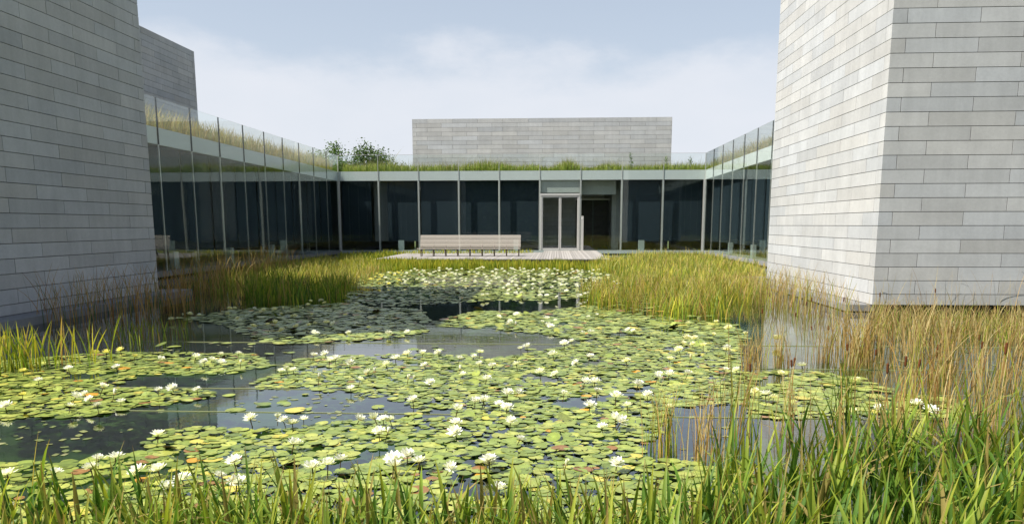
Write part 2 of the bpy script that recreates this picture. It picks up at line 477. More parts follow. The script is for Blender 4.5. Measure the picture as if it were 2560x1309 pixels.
# back pavilion behind the green roof
YP, XP0, XP1, HP = 58.7, -10.49, 8.17, 9.53
bp_ = empty('concrete_pavilion', (XP0, YP, 0))
tag(bp_, 'low wide concrete block pavilion in the middle behind the green roof', 'pavilion')
bs = wall_Y(YP, XP0, XP1 - XP0, HP, Z_FT - .3, HP, 1, [3.6 * FT], [1 * FT])
low = wall_Y(YP, -2.75, 6.2, HP, GZ, Z_FB - .3, 1, [3.6 * FT], [.9 * FT])
add_blocks(bp_, bs + low)
box_obj('wall_core', (XP0 + .05, XP1 - .05, YP + .25, YP + 9, -.6, HP - .05), M_CORE, bp_)

# ------------------------------------------------------------------ glass passages
def passage(kind, label, n):
    """a wing: local u runs along the glass, v goes inwards; returns a box maker"""
    o = empty('glass_passage', (0, 0, 0)); tag(o, label, 'building')
    if kind == 'back':
        def B(u0, u1, v0, v1, z0, z1): return (X_L + u0, X_L + u1, Y_B + v0, Y_B + v1, z0, z1)
    elif kind == 'left':
        def B(u0, u1, v0, v1, z0, z1): return (X_L - v1, X_L - v0, Y_B - u1, Y_B - u0, z0, z1)
    else:
        def B(u0, u1, v0, v1, z0, z1): return (X_R + v0, X_R + v1, Y_B - u1, Y_B - u0, z0, z1)
    return o, B
NB = {'back': 9, 'left': 12, 'right': 9}
roots = {}
for kind, label in (('back', 'glass passage at the back with the double door and grass roof'),
                    ('left', 'glass passage on the left with shaded fascia and tawny grass roof'),
                    ('right', 'short glass passage on the right with bright sunlit fascia')):
    n = NB[kind]; o, B = passage(kind, label, n); roots[kind] = (o, B); Ltot = n * BAY
    u_in = 0.0 if kind == 'back' else 0.02
    def P(name, b, mat): return box_obj(name, b, mat, o)
    e0 = u_in if kind == 'back' else -DEP
    P('sill', B(u_in, Ltot, -.05, .22, .06, GZ), M_LEDGE if kind != 'back' else M_PALE)
    P('footing', B(u_in + .2, Ltot, .25, DEP - .2, -.6, .06), M_DARKSTEEL_RECESS)  # dark colour stands for the shadow below the sill
    P('floor_slab', B(e0, Ltot, .225, DEP, .1, GZ - .004), M_FLOOR)
    P('fascia', B(u_in, Ltot, .03, .16, Z_FB, Z_FT), M_FASCIA)
    P('roof_slab', B(e0, Ltot, .165, DEP, Z_FB + .03, Z_FT - .12), M_INNER)
    P('roof_soil', B(e0, Ltot, .17, DEP, Z_FT - .115, Z_FT - .02), M_SOIL)
    if kind != 'back':
        P('inner_wall', B(e0 + .31, Ltot, DEP - .3, DEP - .01, GZ, Z_FB + .02), M_INNER)
        P('end_wall', B(e0, e0 + .3, .02, DEP - .01, GZ, Z_FB + .02), M_INNER)
        P('end_wall', B(Ltot - .3, Ltot - .01, .25, DEP - .31, GZ, Z_FB + .02), M_INNER)
    else:
        P('inner_wall', B(0, XP0 - X_L, DEP - .3, DEP - .01, GZ, Z_FB + .02), M_INNER)
        P('inner_wall', B(XP1 - X_L, Ltot, DEP - .3, DEP - .01, GZ, Z_FB + .02), M_INNER)
    wide = .115 if kind == 'back' else .07
    for i in range(n + 1):
        u = i * BAY
        if i == 0 or (kind == 'back' and i == n):
            continue
        P('mullion', B(u - wide / 2, u + wide / 2, .004, .15 if kind == 'back' else .045, GZ, Z_FB - .003), M_STEEL)
        hw = .016 if kind == 'back' else .02
        P('rail_post', B(u - hw, u + hw, -.02 if kind != 'back' else -.01, .028, Z_FB, Z_RAIL), M_STEEL if kind == 'back' else M_DARKSTEEL_RECESS)
    for i in range(n):
        u0, u1 = i * BAY + .012, (i + 1) * BAY - .012
        if kind == 'back' and i == 5: u0, u1 = u0, u1
        z0 = GZ + .002 if not (kind == 'back' and i == 5) else 4.08
        P('glass_pane', B(u0, u1, -.022, -.002, z0, Z_RAIL), M_GLASS)
    if kind == 'back':
        P('rail_cap', B(0, Ltot, -.028, .004, Z_RAIL, Z_RAIL + .018), M_STEEL)
    for i in range(n):                         # roller shades drawn down, door bays left open
        if kind == 'back' and i in (5, 6): continue
        a, b = i * BAY + .08, (i + 1) * BAY - .08
        if kind == 'back' and i == 0: b -= .55
        if kind == 'back' and i == 1: a += .42
        if kind != 'back' and i == 0: a += .1
        P('roller_shade', B(a, b, .5 + .02 * (i % 2), .512 + .02 * (i % 2), GZ + .62, Z_FB - .01), M_SHADE)
    for i in ((1, 4, 7) if kind == 'back' else (2, 4, 6) if kind == 'right' else (4, 6, 8, 10)):
        uc = (i + .5) * BAY + .05
        if kind == 'back' and i == 4: uc = (i + .42) * BAY
        P('heater_box', B(uc - .2, uc + .2, .26, .46, GZ, GZ + .68), M_PALE)
    for i in range(1, n, 3):                   # slim columns behind the glass
        if kind == 'back': break
        P('column', B(i * BAY + .3, i * BAY + .46, 1.2, 1.36, GZ, Z_FB), M_STEEL)
    if kind == 'back':
        P('pale_strip', B(BAY - .62, BAY + .44, 1.3, 1.42, GZ + .6, Z_FB), M_GREYSTRIP)  # pale grey strip in the gap between the shades
        P('pale_strip', B(6.92 * BAY, 7.22 * BAY, 1.6, 1.7, GZ + .5, Z_FB), M_GREYSTRIP)  # grey strip stands in for the sunlit pavilion's reflection in the glass
        P('transom_panel', B(5 * BAY + .06, 6 * BAY - .06, .2, .3, 4.12, Z_FB - .01), M_TRANSOM)
        P('transom_panel', B(6 * BAY + .06, 6.88 * BAY, .9, 1.0, 4.02, Z_FB - .01), M_TRANSOM)
# corner posts of the back passage
ob, Bb = roots['back']
for u in (0.0, 9 * BAY):
    s = 1 if u == 0 else -1
    box_obj('corner_post', Bb(u - .09, u + .09, -.09, .09, GZ - .1, Z_FB), M_STEEL, ob)
    box_obj('rail_post', Bb(u - .025, u + .025, -.04, .02, Z_FB, Z_RAIL), M_STEEL, ob)
# double door in the sixth bay
u0, u1 = 5 * BAY + .05, 6 * BAY - .05
def PB(name, b, par=ob, mat=M_STEEL): return box_obj(name, b, mat, par)
PB('door_header', Bb(u0, u1, -.06, .16, 3.92, 4.06))
zt = 3.90
for s in (0, 1):
    a = u0 + .09 if s == 0 else (u0 + u1) / 2 + .012
    b = (u0 + u1) / 2 - .012 if s == 0 else u1 - .09
    dr = empty('door', ((X_L + (a + b) / 2), Y_B + .03, GZ)); dr.parent = ob
    PB('stile', Bb(a, a + .075, 0, .06, GZ + .02, zt), dr); PB('stile', Bb(b - .075, b, 0, .06, GZ + .02, zt), dr)
    PB('top_rail', Bb(a + .078, b - .078, 0.002, .058, zt - .1, zt), dr); PB('bottom_rail', Bb(a + .078, b - .078, 0.002, .058, GZ + .02, GZ + .16), dr)
    PB('glass_pane', Bb(a + .078, b - .078, .02, .035, GZ + .16, zt - .1), dr, M_GLASS)
    if s == 1:
        parts = [tube((X_L + a + .07, Y_B - .09, GZ + .75), (X_L + a + .07, Y_B - .09, GZ + 1.6), .018, .018), tube((X_L + a + .07, Y_B - .09, GZ + .8), (X_L + a + .05, Y_B + .01, GZ + .8), .012, .012), tube((X_L + a + .07, Y_B - .09, GZ + 1.55), (X_L + a + .05, Y_B + .01, GZ + 1.55), .012, .012)]
        v, f = join(parts)
        v = v - np.array(dr.location); link('door_handle', mesh_np('door_handle', v, [f]), dr, M_STEEL)
for a in (u0, u1 - .085): PB('door_jamb', Bb(a, a + .085, -.03, .1, GZ, 3.918))
# dark opening and panels seen through the next bay
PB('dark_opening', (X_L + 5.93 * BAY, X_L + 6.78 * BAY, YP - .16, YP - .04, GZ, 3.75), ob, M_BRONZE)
PB('opening_frame', (X_L + 5.9 * BAY, X_L + 6.82 * BAY, YP - .3, YP - .2, 3.752, 3.84), ob, M_STEEL)
PB('sliding_panel', (X_L + 6.36 * BAY, X_L + 6.40 * BAY, YP - .26, YP - .17, GZ, 3.74), ob, M_DARKSTEEL_RECESS)
PB('concrete_pier', (X_L + 6.82 * BAY, X_L + 7.0 * BAY, Y_B + 2.0, Y_B + 2.6, GZ, Z_FB), ob, M_TRANSOM)
# small post with a door button
ap = empty('access_post', (X_L + 6 * BAY + .12, Y_B - .35, GZ)); tag(ap, 'slim steel post with a white button beside the double door', 'post')
PB('post', (X_L + 6 * BAY + .05, X_L + 6 * BAY + .21, Y_B - .42, Y_B - .3, GZ + .003, GZ + 2.3), ap)
PB('button', (X_L + 6 * BAY - .01 + .08, X_L + 6 * BAY + .15, Y_B - .435, Y_B - .422, GZ + 2.1, GZ + 2.18), ap, M_WHITE)

# ------------------------------------------------------------------ deck
dx0, dx1, dy0, dy1 = -9.35, 2.72, 40.6, 50.6
dk = empty('wooden_deck', (dx0, dy0, 0)); tag(dk, 'weathered grey boardwalk deck in front of the glass door', 'deck')
bw = .142; x = dx0; split = -.9
while x < dx1 - .05:
    yb = Y_B - .07 if x > split else dy1
    box_obj('board', (x + .007, x + bw - .007, dy0 + rng.uniform(-.01, .01), yb, GZ - .045 + rng.uniform(-.004, .004), GZ - .004 + rng.uniform(-.003, .003)), M_DECK, dk)
    x += bw
x -= bw
box_obj('edge_beam', (dx0 + .05, x + bw - .05, dy0 + .08, dy0 + .2, GZ - .24, GZ - .06), M_LEGS, dk)
for yy in (43.5, 47.0, 50.2): box_obj('joist', (dx0 + .05, x + bw - .05, yy, yy + .12, GZ - .22, GZ - .06), M_LEGS, dk)
for xx in np.linspace(dx0 + .3, dx1 - .4, 6):
    box_obj('pile', (xx, xx + .15, dy0 + .3, dy0 + .45, -.42, GZ - .065), M_LEGS, dk)

# ------------------------------------------------------------------ bench
bx0, bx1 = -7.62, -1.98; by = 44.1
bn = empty('bench', ((bx0 + bx1) / 2, by, GZ)); tag(bn, 'long slatted wooden bench standing on the deck', 'bench')
for k in range(9):                              # backrest slats, leaning back
    t = k / 8; zz = GZ + .50 + t * .60; yy = by + .30 + t * .17
    s = box_obj('back_slat', (bx0, bx1, yy, yy + .028, zz, zz + .047), M_WOOD, bn); s.rotation_euler = (R(-14), 0, 0)
for k in range(6):
    yy = by - .12 + k * .072
    box_obj('seat_slat', (bx0 - .12 if k == 0 else bx0, bx1, yy, yy + .056, GZ + .40, GZ + .435), M_WOOD, bn)
for k in range(9):
    xx = bx0 + .1 + k * (bx1 - bx0 - .2) / 8
    parts = [tube((xx, by - .08, GZ + .02), (xx, by - .06, GZ + .39), .024, .03), tube((xx, by + .36, GZ + .02), (xx, by + .24, GZ + .39), .024, .03),
             tube((xx, by - .12, GZ + .375), (xx, by + .27, GZ + .375), .024, .024), tube((xx, by + .27, GZ + .37), (xx, by + .505, GZ + 1.12), .024, .016), tube((xx, by - .12, GZ + .012), (xx, by + .40, GZ + .012), .018, .018)]
    v, f = join(parts); v = v - np.array(bn.location)
    link('leg', mesh_np('leg', v, [f]), bn, M_LEGS)

# ------------------------------------------------------------------ blades of grass, reeds and irises
def blade_arrays(base, h, w, az, lean, droop, cb, ct, seg=4, face=None, prof='sword', fold=.0):
    """vectorised blades -> verts, [quads, tris], colours"""
    N = len(base); base = np.asarray(base, float)
    if base.shape[1] == 2: base = np.concatenate([base, np.zeros((N, 1))], 1)
    ts = np.linspace(0, 1, seg + 1)
    d = np.stack([np.cos(az), np.sin(az), np.zeros(N)], 1)
    if face is None: face = rng.random(N) * math.pi
    s = np.stack([np.cos(face), np.sin(face), np.zeros(N)], 1)
    V, C = [], []
    for t in ts[:-1]:
        c = base + d * (lean * h * t ** 1.7)[:, None]; c[:, 2] += h * (t - droop * t ** 3)
        ww = w * (1 - .35 * (1 - t) if t < .5 else (1 - ((t - .5) / .5) ** 2) * .82 + .18 * (1 - t)) if prof == 'sword' else w * (1 - .6 * t)
        V += [c - s * ww[:, None] * .5, c + s * ww[:, None] * .5]
        cc = cb + (ct - cb) * (t ** 1.5); C += [cc, cc]
    c = base + d * (lean * h)[:, None]; c[:, 2] += h * (1 - droop); V.append(c); C.append(ct)
    K = 2 * seg + 1
    V = np.stack(V, 1); C = np.stack(C, 1)
    off = np.arange(N)[:, None] * K
    q = []
    for k in range(seg - 1): q.append(np.stack([off[:, 0] + 2 * k, off[:, 0] + 2 * k + 1, off[:, 0] + 2 * k + 3, off[:, 0] + 2 * k + 2], 1))
    quads = np.concatenate(q); tris = np.stack([off[:, 0] + K - 3, off[:, 0] + K - 2, off[:, 0] + K - 1], 1)
    return V.reshape(-1, 3), quads, tris, C.reshape(-1, 3)
def palette(N, cols, wts, jit=.18):
    cols = np.array(cols); i = rng.choice(len(cols), N, p=np.array(wts) / sum(wts))
    return np.clip(cols[i] * (1 + (rng.random((N, 1)) - .5) * 2 * jit), 0, 1)
def blades_mesh(name, base, h, w, cols, tips, lean=(.05, .35), droop=(0, .12), seg=4, prof='sword', az=None):
    N = len(base)
    az = rng.random(N) * 2 * math.pi if az is None else az
    v, q, t, c = blade_arrays(base, h, w, az, rng.uniform(*lean, N), rng.uniform(*droop, N), cols, tips, seg, None, prof)
    return mesh_np(name, v, [q, t], c)
GREEN = (.14, .23, .025); DEEP = (.055, .12, .018); YGREEN = (.33, .37, .04); YEL = (.54, .46, .06); TAN = (.46, .30, .11); BROWN = (.27, .14, .05); STRAW = (.55, .44, .20)
def bed(name, label, cat, poly, spacing, hr, wr, pal, wts, tip, keep=1., lean=(.05, .35), droop=(0, .12), seg=4, clump=0., base=None, prof='sword', patch=0.):
    p = scatter(poly, spacing, .95, keep) if base is None else base
    N = len(p)
    if N == 0: return None
    h = rng.uniform(*hr, N)
    if clump > 0:
        h *= 1 - clump / 2 + clump * (.5 + .5 * np.sin(p[:, 0] * 2.3 + 1.7 * np.sin(p[:, 1] * 1.1)) * np.cos(p[:, 1] * 1.9 + p[:, 0]))
    w = rng.uniform(*wr, N)
    c = palette(N, pal, wts)
    if patch > 0:
        g = .5 + .5 * np.sin(p[:, 0] * 1.3 + 2 * np.sin(p[:, 1] * .7)) * np.sin(p[:, 1] * .9 + p[:, 0] * .4)
        c = c * (1 - patch / 2 + patch * g)[:, None]
    tp = c + (np.array(tip) - c) * (rng.random((N, 1)) ** 1.6)
    me = blades_mesh(name, p, h, w, c, tp, lean, droop, seg, prof)
    return tag(link(name, me, None, M_BLADE), label, cat, kind='stuff')

def clumped(poly, n_c, per, rad):
    c = scatter(poly, .3, 1.0); c = c[rng.permutation(len(c))[:n_c]]
    p = np.repeat(c, per, 0); return p + rng.normal(0, rad, p.shape)
# yellow-green beds in the middle distance (outline of their feet on the water, in photograph pixels)
P_BACKSTRIP = [(840, 664), (1000, 660), (1200, 664), (1560, 668), (1500, 676), (1300, 674), (1100, 674), (900, 680)]
bed('water_iris_bed', 'narrow bed of yellow-green blades along the front of the deck', 'reed bed', P_BACKSTRIP, .095, (.24, .46), (.026, .042), [GREEN, YGREEN, YEL], [4, 5, 1.6], YEL, lean=(.03, .25), clump=.3)
P_BEHIND = [(860, 640), (1330, 636), (1335, 640), (1000, 642), (900, 650)]
bed('water_iris_bed', 'thin strip of grass between the bench and the glass', 'reed bed', [(850, 646), (950, 641), (1330, 640), (1330, 643), (1000, 646), (940, 655), (850, 660)], .17, (.3, .55), (.04, .06), [GREEN, YGREEN, YEL], [4, 5, 1], YEL, clump=.3)
P_RIGHT = [(1505, 655), (1620, 641), (1760, 641), (1800, 650), (1912, 680), (1905, 700), (1840, 712), (1760, 722), (1690, 712), (1640, 726), (1560, 712), (1480, 718), (1590, 692), (1470, 680)]
bed('water_iris_bed', 'wide yellow-green reed bed left of the sunlit pavilion', 'reed bed', P_RIGHT, .10, (.14, .52), (.012, .028), [GREEN, YGREEN, YEL, TAN], [4, 5, 2.6, 1.4], STRAW, .8, lean=(.03, .5), clump=.9, patch=.6)
bed('water_iris_bed', 'broken tufts of yellow-green and rusty blades along the near side of the right reed bed', 'reed bed', None, 0, (.22, .66), (.011, .024), [GREEN, YGREEN, YEL, TAN, BROWN], [3, 5, 3, 2.4, .8], STRAW, 1., (.04, .5), (0, .2), 5, base=np.concatenate([clumped([(1480, 728), (1640, 724), (1900, 712), (1880, 760), (1840, 796), (1700, 792), (1600, 786), (1500, 766), (1450, 744)], 90, 34, .17), clumped([(1530, 715), (1640, 728), (1900, 712), (1870, 740), (1600, 740)], 40, 30, .16)]))
P_LEFT = [(520, 700), (640, 672), (850, 650), (905, 652), (960, 672), (900, 690), (880, 722), (800, 712), (700, 718), (640, 706), (570, 716)]
bed('water_iris_bed', 'sunlit yellow-green reed bed in front of the left glass', 'reed bed', P_LEFT, .10, (.14, .50), (.012, .028), [GREEN, YGREEN, YEL, TAN], [3, 5, 3.2, 1.2], STRAW, .85, lean=(.03, .5), clump=.9, patch=.6)
bed('water_iris_bed', 'thin fringe of mixed blades round the left reed bed', 'reed bed', None, 0, (.2, .62), (.010, .02), [GREEN, YGREEN, TAN, BROWN], [3, 3, 3, 1], STRAW, 1., (.05, .5), (0, .25), 5, base=clumped([(500, 735), (560, 712), (700, 715), (880, 700), (960, 675), (990, 682), (920, 705), (880, 735), (760, 740), (600, 745)], 60, 24, .17))
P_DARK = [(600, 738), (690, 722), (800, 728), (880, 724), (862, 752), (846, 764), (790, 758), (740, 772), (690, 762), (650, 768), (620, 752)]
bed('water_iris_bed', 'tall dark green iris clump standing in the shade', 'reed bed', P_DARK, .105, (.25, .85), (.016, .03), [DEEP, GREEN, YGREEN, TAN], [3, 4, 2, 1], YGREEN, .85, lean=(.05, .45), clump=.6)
# tan reeds
P_LREED = [(70, 800), (300, 760), (480, 742), (490, 775), (360, 800), (150, 822)]
bed('reed_bed', 'sparse brown reeds along the ledge of the shaded pavilion', 'reed bed', P_LREED, .11, (.7, 1.3), (.008, .016), [BROWN, TAN, DEEP], [4, 3, 3], TAN, .42, (.1, .5), (.0, .3), 6, prof='reed')
bed('reed_bed', 'tawny reeds leaning before the left glass sill', 'reed bed', [(420, 712), (560, 690), (720, 668), (740, 680), (600, 710), (500, 735)], .12, (.7, 1.35), (.012, .02), [BROWN, TAN, GREEN], [3, 5, 2], STRAW, .45, (.1, .5), (0, .3), 6, prof='reed')
bed('reed_bed', 'low grass shoots in the shaded water by the ledge', 'reed bed', [(250, 850), (330, 830), (470, 815), (480, 850), (330, 880)], .13, (.2, .42), (.01, .018), [GREEN, YGREEN, BROWN], [5, 3, 2], YGREEN, .55)
P_RREED = [(1850, 905), (1900, 850), (1900, 800), (2050, 785), (2560, 790), (2660, 800), (2680, 1030), (2560, 1080), (2400, 1010), (2250, 960), (2100, 930), (1950, 925)]
bed('reed_bed', 'golden brown reeds massed before the front of the right pavilion', 'reed bed', [(2150, 806), (2230, 796), (2660, 796), (2680, 870), (2560, 862), (2260, 842)], .078, (.2, .52), (.008, .016), [TAN, STRAW, YGREEN, GREEN, BROWN], [4, 5, 3, 1.8, 1.0], STRAW, .9, (.08, .5), (0, .35), 6, .4, prof='reed')
bed('reed_bed', 'loose golden reeds standing in open water on the far right', 'reed bed', None, 0, (.55, 1.05), (.008, .016), [TAN, STRAW, YGREEN, BROWN], [5, 3, 2, 2], STRAW, 1., (.05, .45), (0, .35), 6, base=clumped([(2080, 850), (2640, 850), (2700, 1120), (2400, 1060), (2250, 980), (2100, 930)], 44, 20, .09), prof='reed')
bed('reed_bed', 'tall grasses rising against the foot of the bright wall', 'reed bed', [(1880, 720), (1960, 715), (2120, 775), (2130, 800), (1990, 790), (1870, 760)], .13, (.4, 1.05), (.009, .016), [TAN, YGREEN, STRAW, BROWN], [4, 3, 3, 1], STRAW, .8, (.05, .4), (0, .3), 6, prof='reed')
bed('reed_bed', 'a few thin stalks against the front wall of the right pavilion', 'reed bed', [(2180, 772), (2640, 772), (2640, 788), (2180, 788)], .16, (.8, 1.3), (.006, .012), [TAN, BROWN, STRAW], [4, 3, 3], STRAW, .6, (.05, .45), (0, .3), 6, prof='reed')

def clump_thing(name, label, cat, group, cx, cy, n, rad, hr, wr, pal, wts, tip, lean, droop, seg=6, prof='reed'):
    p = rng.normal(0, rad, (n, 2)); h = rng.uniform(*hr, n); c = palette(n, pal, wts); tp = c + (np.array(tip) - c) * rng.random((n, 1)) ** 1.5
    me = blades_mesh(name, p, h, rng.uniform(*wr, n), c, tp, lean, droop, seg, prof)
    o = tag(link(name, me, None, M_BLADE), label, cat, group); o.location = (cx, cy, -.02); return o
# reed clumps one can tell apart, feet at these photograph pixels
for (px, py, n, rad, hr, label) in [
        (1652, 1135, 62, .075, (.45, .80), 'slender clump of green and straw reeds standing alone in open water'),
        (1762, 1150, 60, .085, (.5, .95), 'sparse straw reed clump with a bent orange stalk beside the lily pads'),
        (1880, 925, 70, .10, (.45, .8), 'dense brown reed clump at the right edge of the lily mat'),
        (1948, 918, 62, .08, (.45, .8), 'brown reed clump next to the pale wall reflection'),
        (2055, 905, 64, .09, (.5, .85), 'rusty reed clump in the middle of the pale reflection'),
        (2140, 915, 60, .11, (.5, .9), 'wide golden reed clump right of the pale reflection'),
        (2110, 1065, 46, .06, (.6, 1.0), 'tall dark green reed clump rising from the right lily patch'),
        (2240, 1080, 44, .10, (.5, .9), 'golden reed clump behind the right-hand irises'),
        (1985, 1090, 40, .12, (.5, .85), 'thin tan reed clump in front of the right lily patch'),
        (1850, 1100, 46, .10, (.6, 1.0), 'green reed clump at the left end of the right-hand irises'),
        (2370, 1100, 46, .12, (.55, .95), 'tan reed clump above the far right irises'),
        (2490, 1090, 50, .12, (.6, 1.0), 'rust-tipped reed clump close to the right edge')]:
    gx, gy = on_water(px, py)
    dark = 'dark green' in label; green = 'green' in label
    clump_thing('reed_clump', label, 'reeds', 'reed clumps in the open water', gx, gy, n, rad, hr, (.006, .012),
                [DEEP, GREEN, YGREEN, TAN] if green else [TAN, STRAW, BROWN, YGREEN], [4, 3, 2, 1] if dark else [2, 3, 3, 4] if green else [4, 3, 3, 2], GREEN if dark else STRAW, (.03, .28), (0, .25))
for (px, py, n, hr, label) in [
        (1800, 800, 40, (.5, .75), 'green iris clump at the front edge of the right reed bed'),
        (1500, 772, 34, (.45, .7), 'bright green iris tuft beside the white lilies'),
        (1690, 800, 34, (.45, .7), 'yellowing iris clump at the front of the right reed bed'),
        (60, 925, 60, (.45, .75), 'sunlit iris clump at the left edge below the shaded ledge'),
        (10, 930, 50, (.45, .7), 'iris clump cut by the left border of the picture'),
        (180, 915, 22, (.5, .78), 'few leaning iris blades beside the pale yellow lilies')]:
    gx, gy = on_water(px, py)
    clump_thing('iris_clump', label, 'iris', 'iris clumps across the water', gx, gy, n, .16 if px > 300 else .2, hr, (.016, .03), [GREEN, YGREEN, YEL, TAN], [5, 4, 2, 1], YEL, (.05, .4), (0, .1), 5, 'sword')

# foreground irises: every leaf a part of its clump
def leaf_mesh(k):
    h, w = 1.0, rng.uniform(.03, .046)
    curve = rng.uniform(.02, .22); bend = rng.uniform(0, .14) if k % 4 else rng.uniform(.25, .7)
    seg = 7; V, C, q = [], [], []
    if k % 7 == 6: cb, ct = np.array((.22, .19, .05)), np.array((.36, .28, .09))
    elif k % 3 == 0: cb, ct = np.array((.045, .11, .016)), np.array((.12, .22, .025))
    elif k % 3 == 1: cb, ct = np.array((.08, .17, .02)), np.array((.25, .32, .04))
    else: cb, ct = np.array((.11, .20, .024)), np.array((.38, .39, .045))
    for i in range(seg + 1):
        t = i / seg
        x = curve * t ** 2; z = t - bend * t ** 3 * .6; x += bend * t ** 3
        ww = w * (.55 + .9 * t if t < .45 else .955 * (1 - ((t - .45) / .55) ** 1.7)) + .0015
        V += [(x, -ww / 2, z), (x + ww * .16, 0, z), (x, ww / 2, z)]
        c = cb + (ct - cb) * t ** 2
        if t > .93 and k % 2: c = np.array((.30, .18, .07))
        C += [c, c * 1.12, c]
        if i: a = 3 * (i - 1); q += [(a, a + 1, a + 4, a + 3), (a + 1, a + 2, a + 5, a + 4)]
    me = mesh_np('leaf', V, [q], np.array(C), True); me.materials.append(M_BLADE); return me
LEAVES = [leaf_mesh(k) for k in range(21)]
def iris_plant(x, y, n, hmin, hmax, label, group):
    o = empty('iris_plant', (x, y, -.05)); tag(o, label, 'iris', group)
    fan = rng.random() * math.pi
    for i in range(n):
        lf = bpy.data.objects.new('leaf', LEAVES[rng.integers(len(LEAVES))]); COL.objects.link(lf); lf.parent = o
        a = fan + (math.pi if rng.random() < .5 else 0) + rng.normal(0, .5)
        lf.location = (rng.normal(0, .07), rng.normal(0, .07), 0)
        s = rng.uniform(hmin, hmax); lf.scale = (s, rng.uniform(.48, .9), s)
        lf.rotation_euler = (rng.normal(0, .055), abs(rng.normal(.05, .085)), a)
k = 0
for ix, x in enumerate(np.arange(-3.35, 1.35, .148)):
    for row in range(3):
        y = 3.5 + row * .46 + rng.uniform(-.22, .24)
        top = .63 + .06 * math.sin(x * 3.1) + (.05 if row == 0 else -.02)
        zone = ['at the bottom left corner', 'left of the bottom middle', 'at the bottom middle', 'right of the bottom middle'][min(3, int((x + 3.35) / 1.18))]
        rw = ['front', 'middle', 'rear'][row]
        lab = 'green iris plant in the %s row %s' % (rw, zone)
        iris_plant(x + rng.uniform(-.06, .06), y, rng.integers(16, 24), top * .58, top * 1.2, lab, 'irises %s, %s row' % (zone, rw))
for x in np.arange(1.15, 4.3, .155):
    for row in range(4):
        y = 3.9 + row * .68 + rng.uniform(-.25, .25)
        if row == 3 and x < 1.7: continue
        top = .75 + .05 * math.sin(x * 2.7) + .02 * row
        iris_plant(x * (.86 + .075 * row) + rng.uniform(-.07, .07), y, rng.integers(12, 18), top * .66, top * 1.2, 'tall iris plant in the %s row of the bottom right stand, %s' % (['front', 'second', 'third', 'rear'][row], ['its left end', 'its middle', 'its right end'][min(2, int((x - 1.15) / 1.06))]), 'tall irises at the bottom right, %s row, %s' % (['front', 'second', 'third', 'rear'][row], ['left end', 'middle', 'right end'][min(2, int((x - 1.15) / 1.06))]))

# cattails with brown heads
for (px, py, h) in [(2470, 1110, .95), (2215, 1120, .8), (2230, 1105, .83), (2250, 1100, .78), (2045, 905, .55), (2065, 905, .55), (2170, 1000, .6), (2320, 980, .6), (2345, 990, .55), (1990, 870, .6), (1905, 880, .7), (2440, 960, .65), (2450, 1000, .7), (2005, 840, .65), (2020, 838, .7), (2095, 835, .7), (2200, 820, .7), (2330, 815, .75), (1970, 1080, .75), (1885, 1085, .7), (1990, 1050, .65), (2120, 1010, .7)]:
    gx, gy = on_water(px, py); gx += rng.normal(0, .03)
    o = empty('cattail', (gx, gy, -.02))
    side = 'beside the right pavilion wall' if py < 900 else 'among the reeds at the right'
    tag(o, 'cattail stalk with a brown seed head ' + side, 'cattail', 'cattails ' + side)
    lx, ly = rng.normal(0, .05, 2)
    v, f = tube((0, 0, 0), (lx, ly, h), .004, .003, 5); link('stalk', mesh_np('stalk', v, [f], np.tile(np.array(TAN), (len(v), 1))), o, M_BLADE)
    parts = [tube((lx * .9, ly * .9, h * .88), (lx * .92, ly * .92, h * .9), .004, .011, 6), tube((lx * .92, ly * .92, h * .9), (lx, ly, h * .99), .011, .011, 6), tube((lx, ly, h * .99), (lx * 1.01, ly * 1.01, h), .011, .003, 6)]
    v, f = join(parts); link('seed_head', mesh_np('seed_head', v, [f]), o, M_CATTAIL)

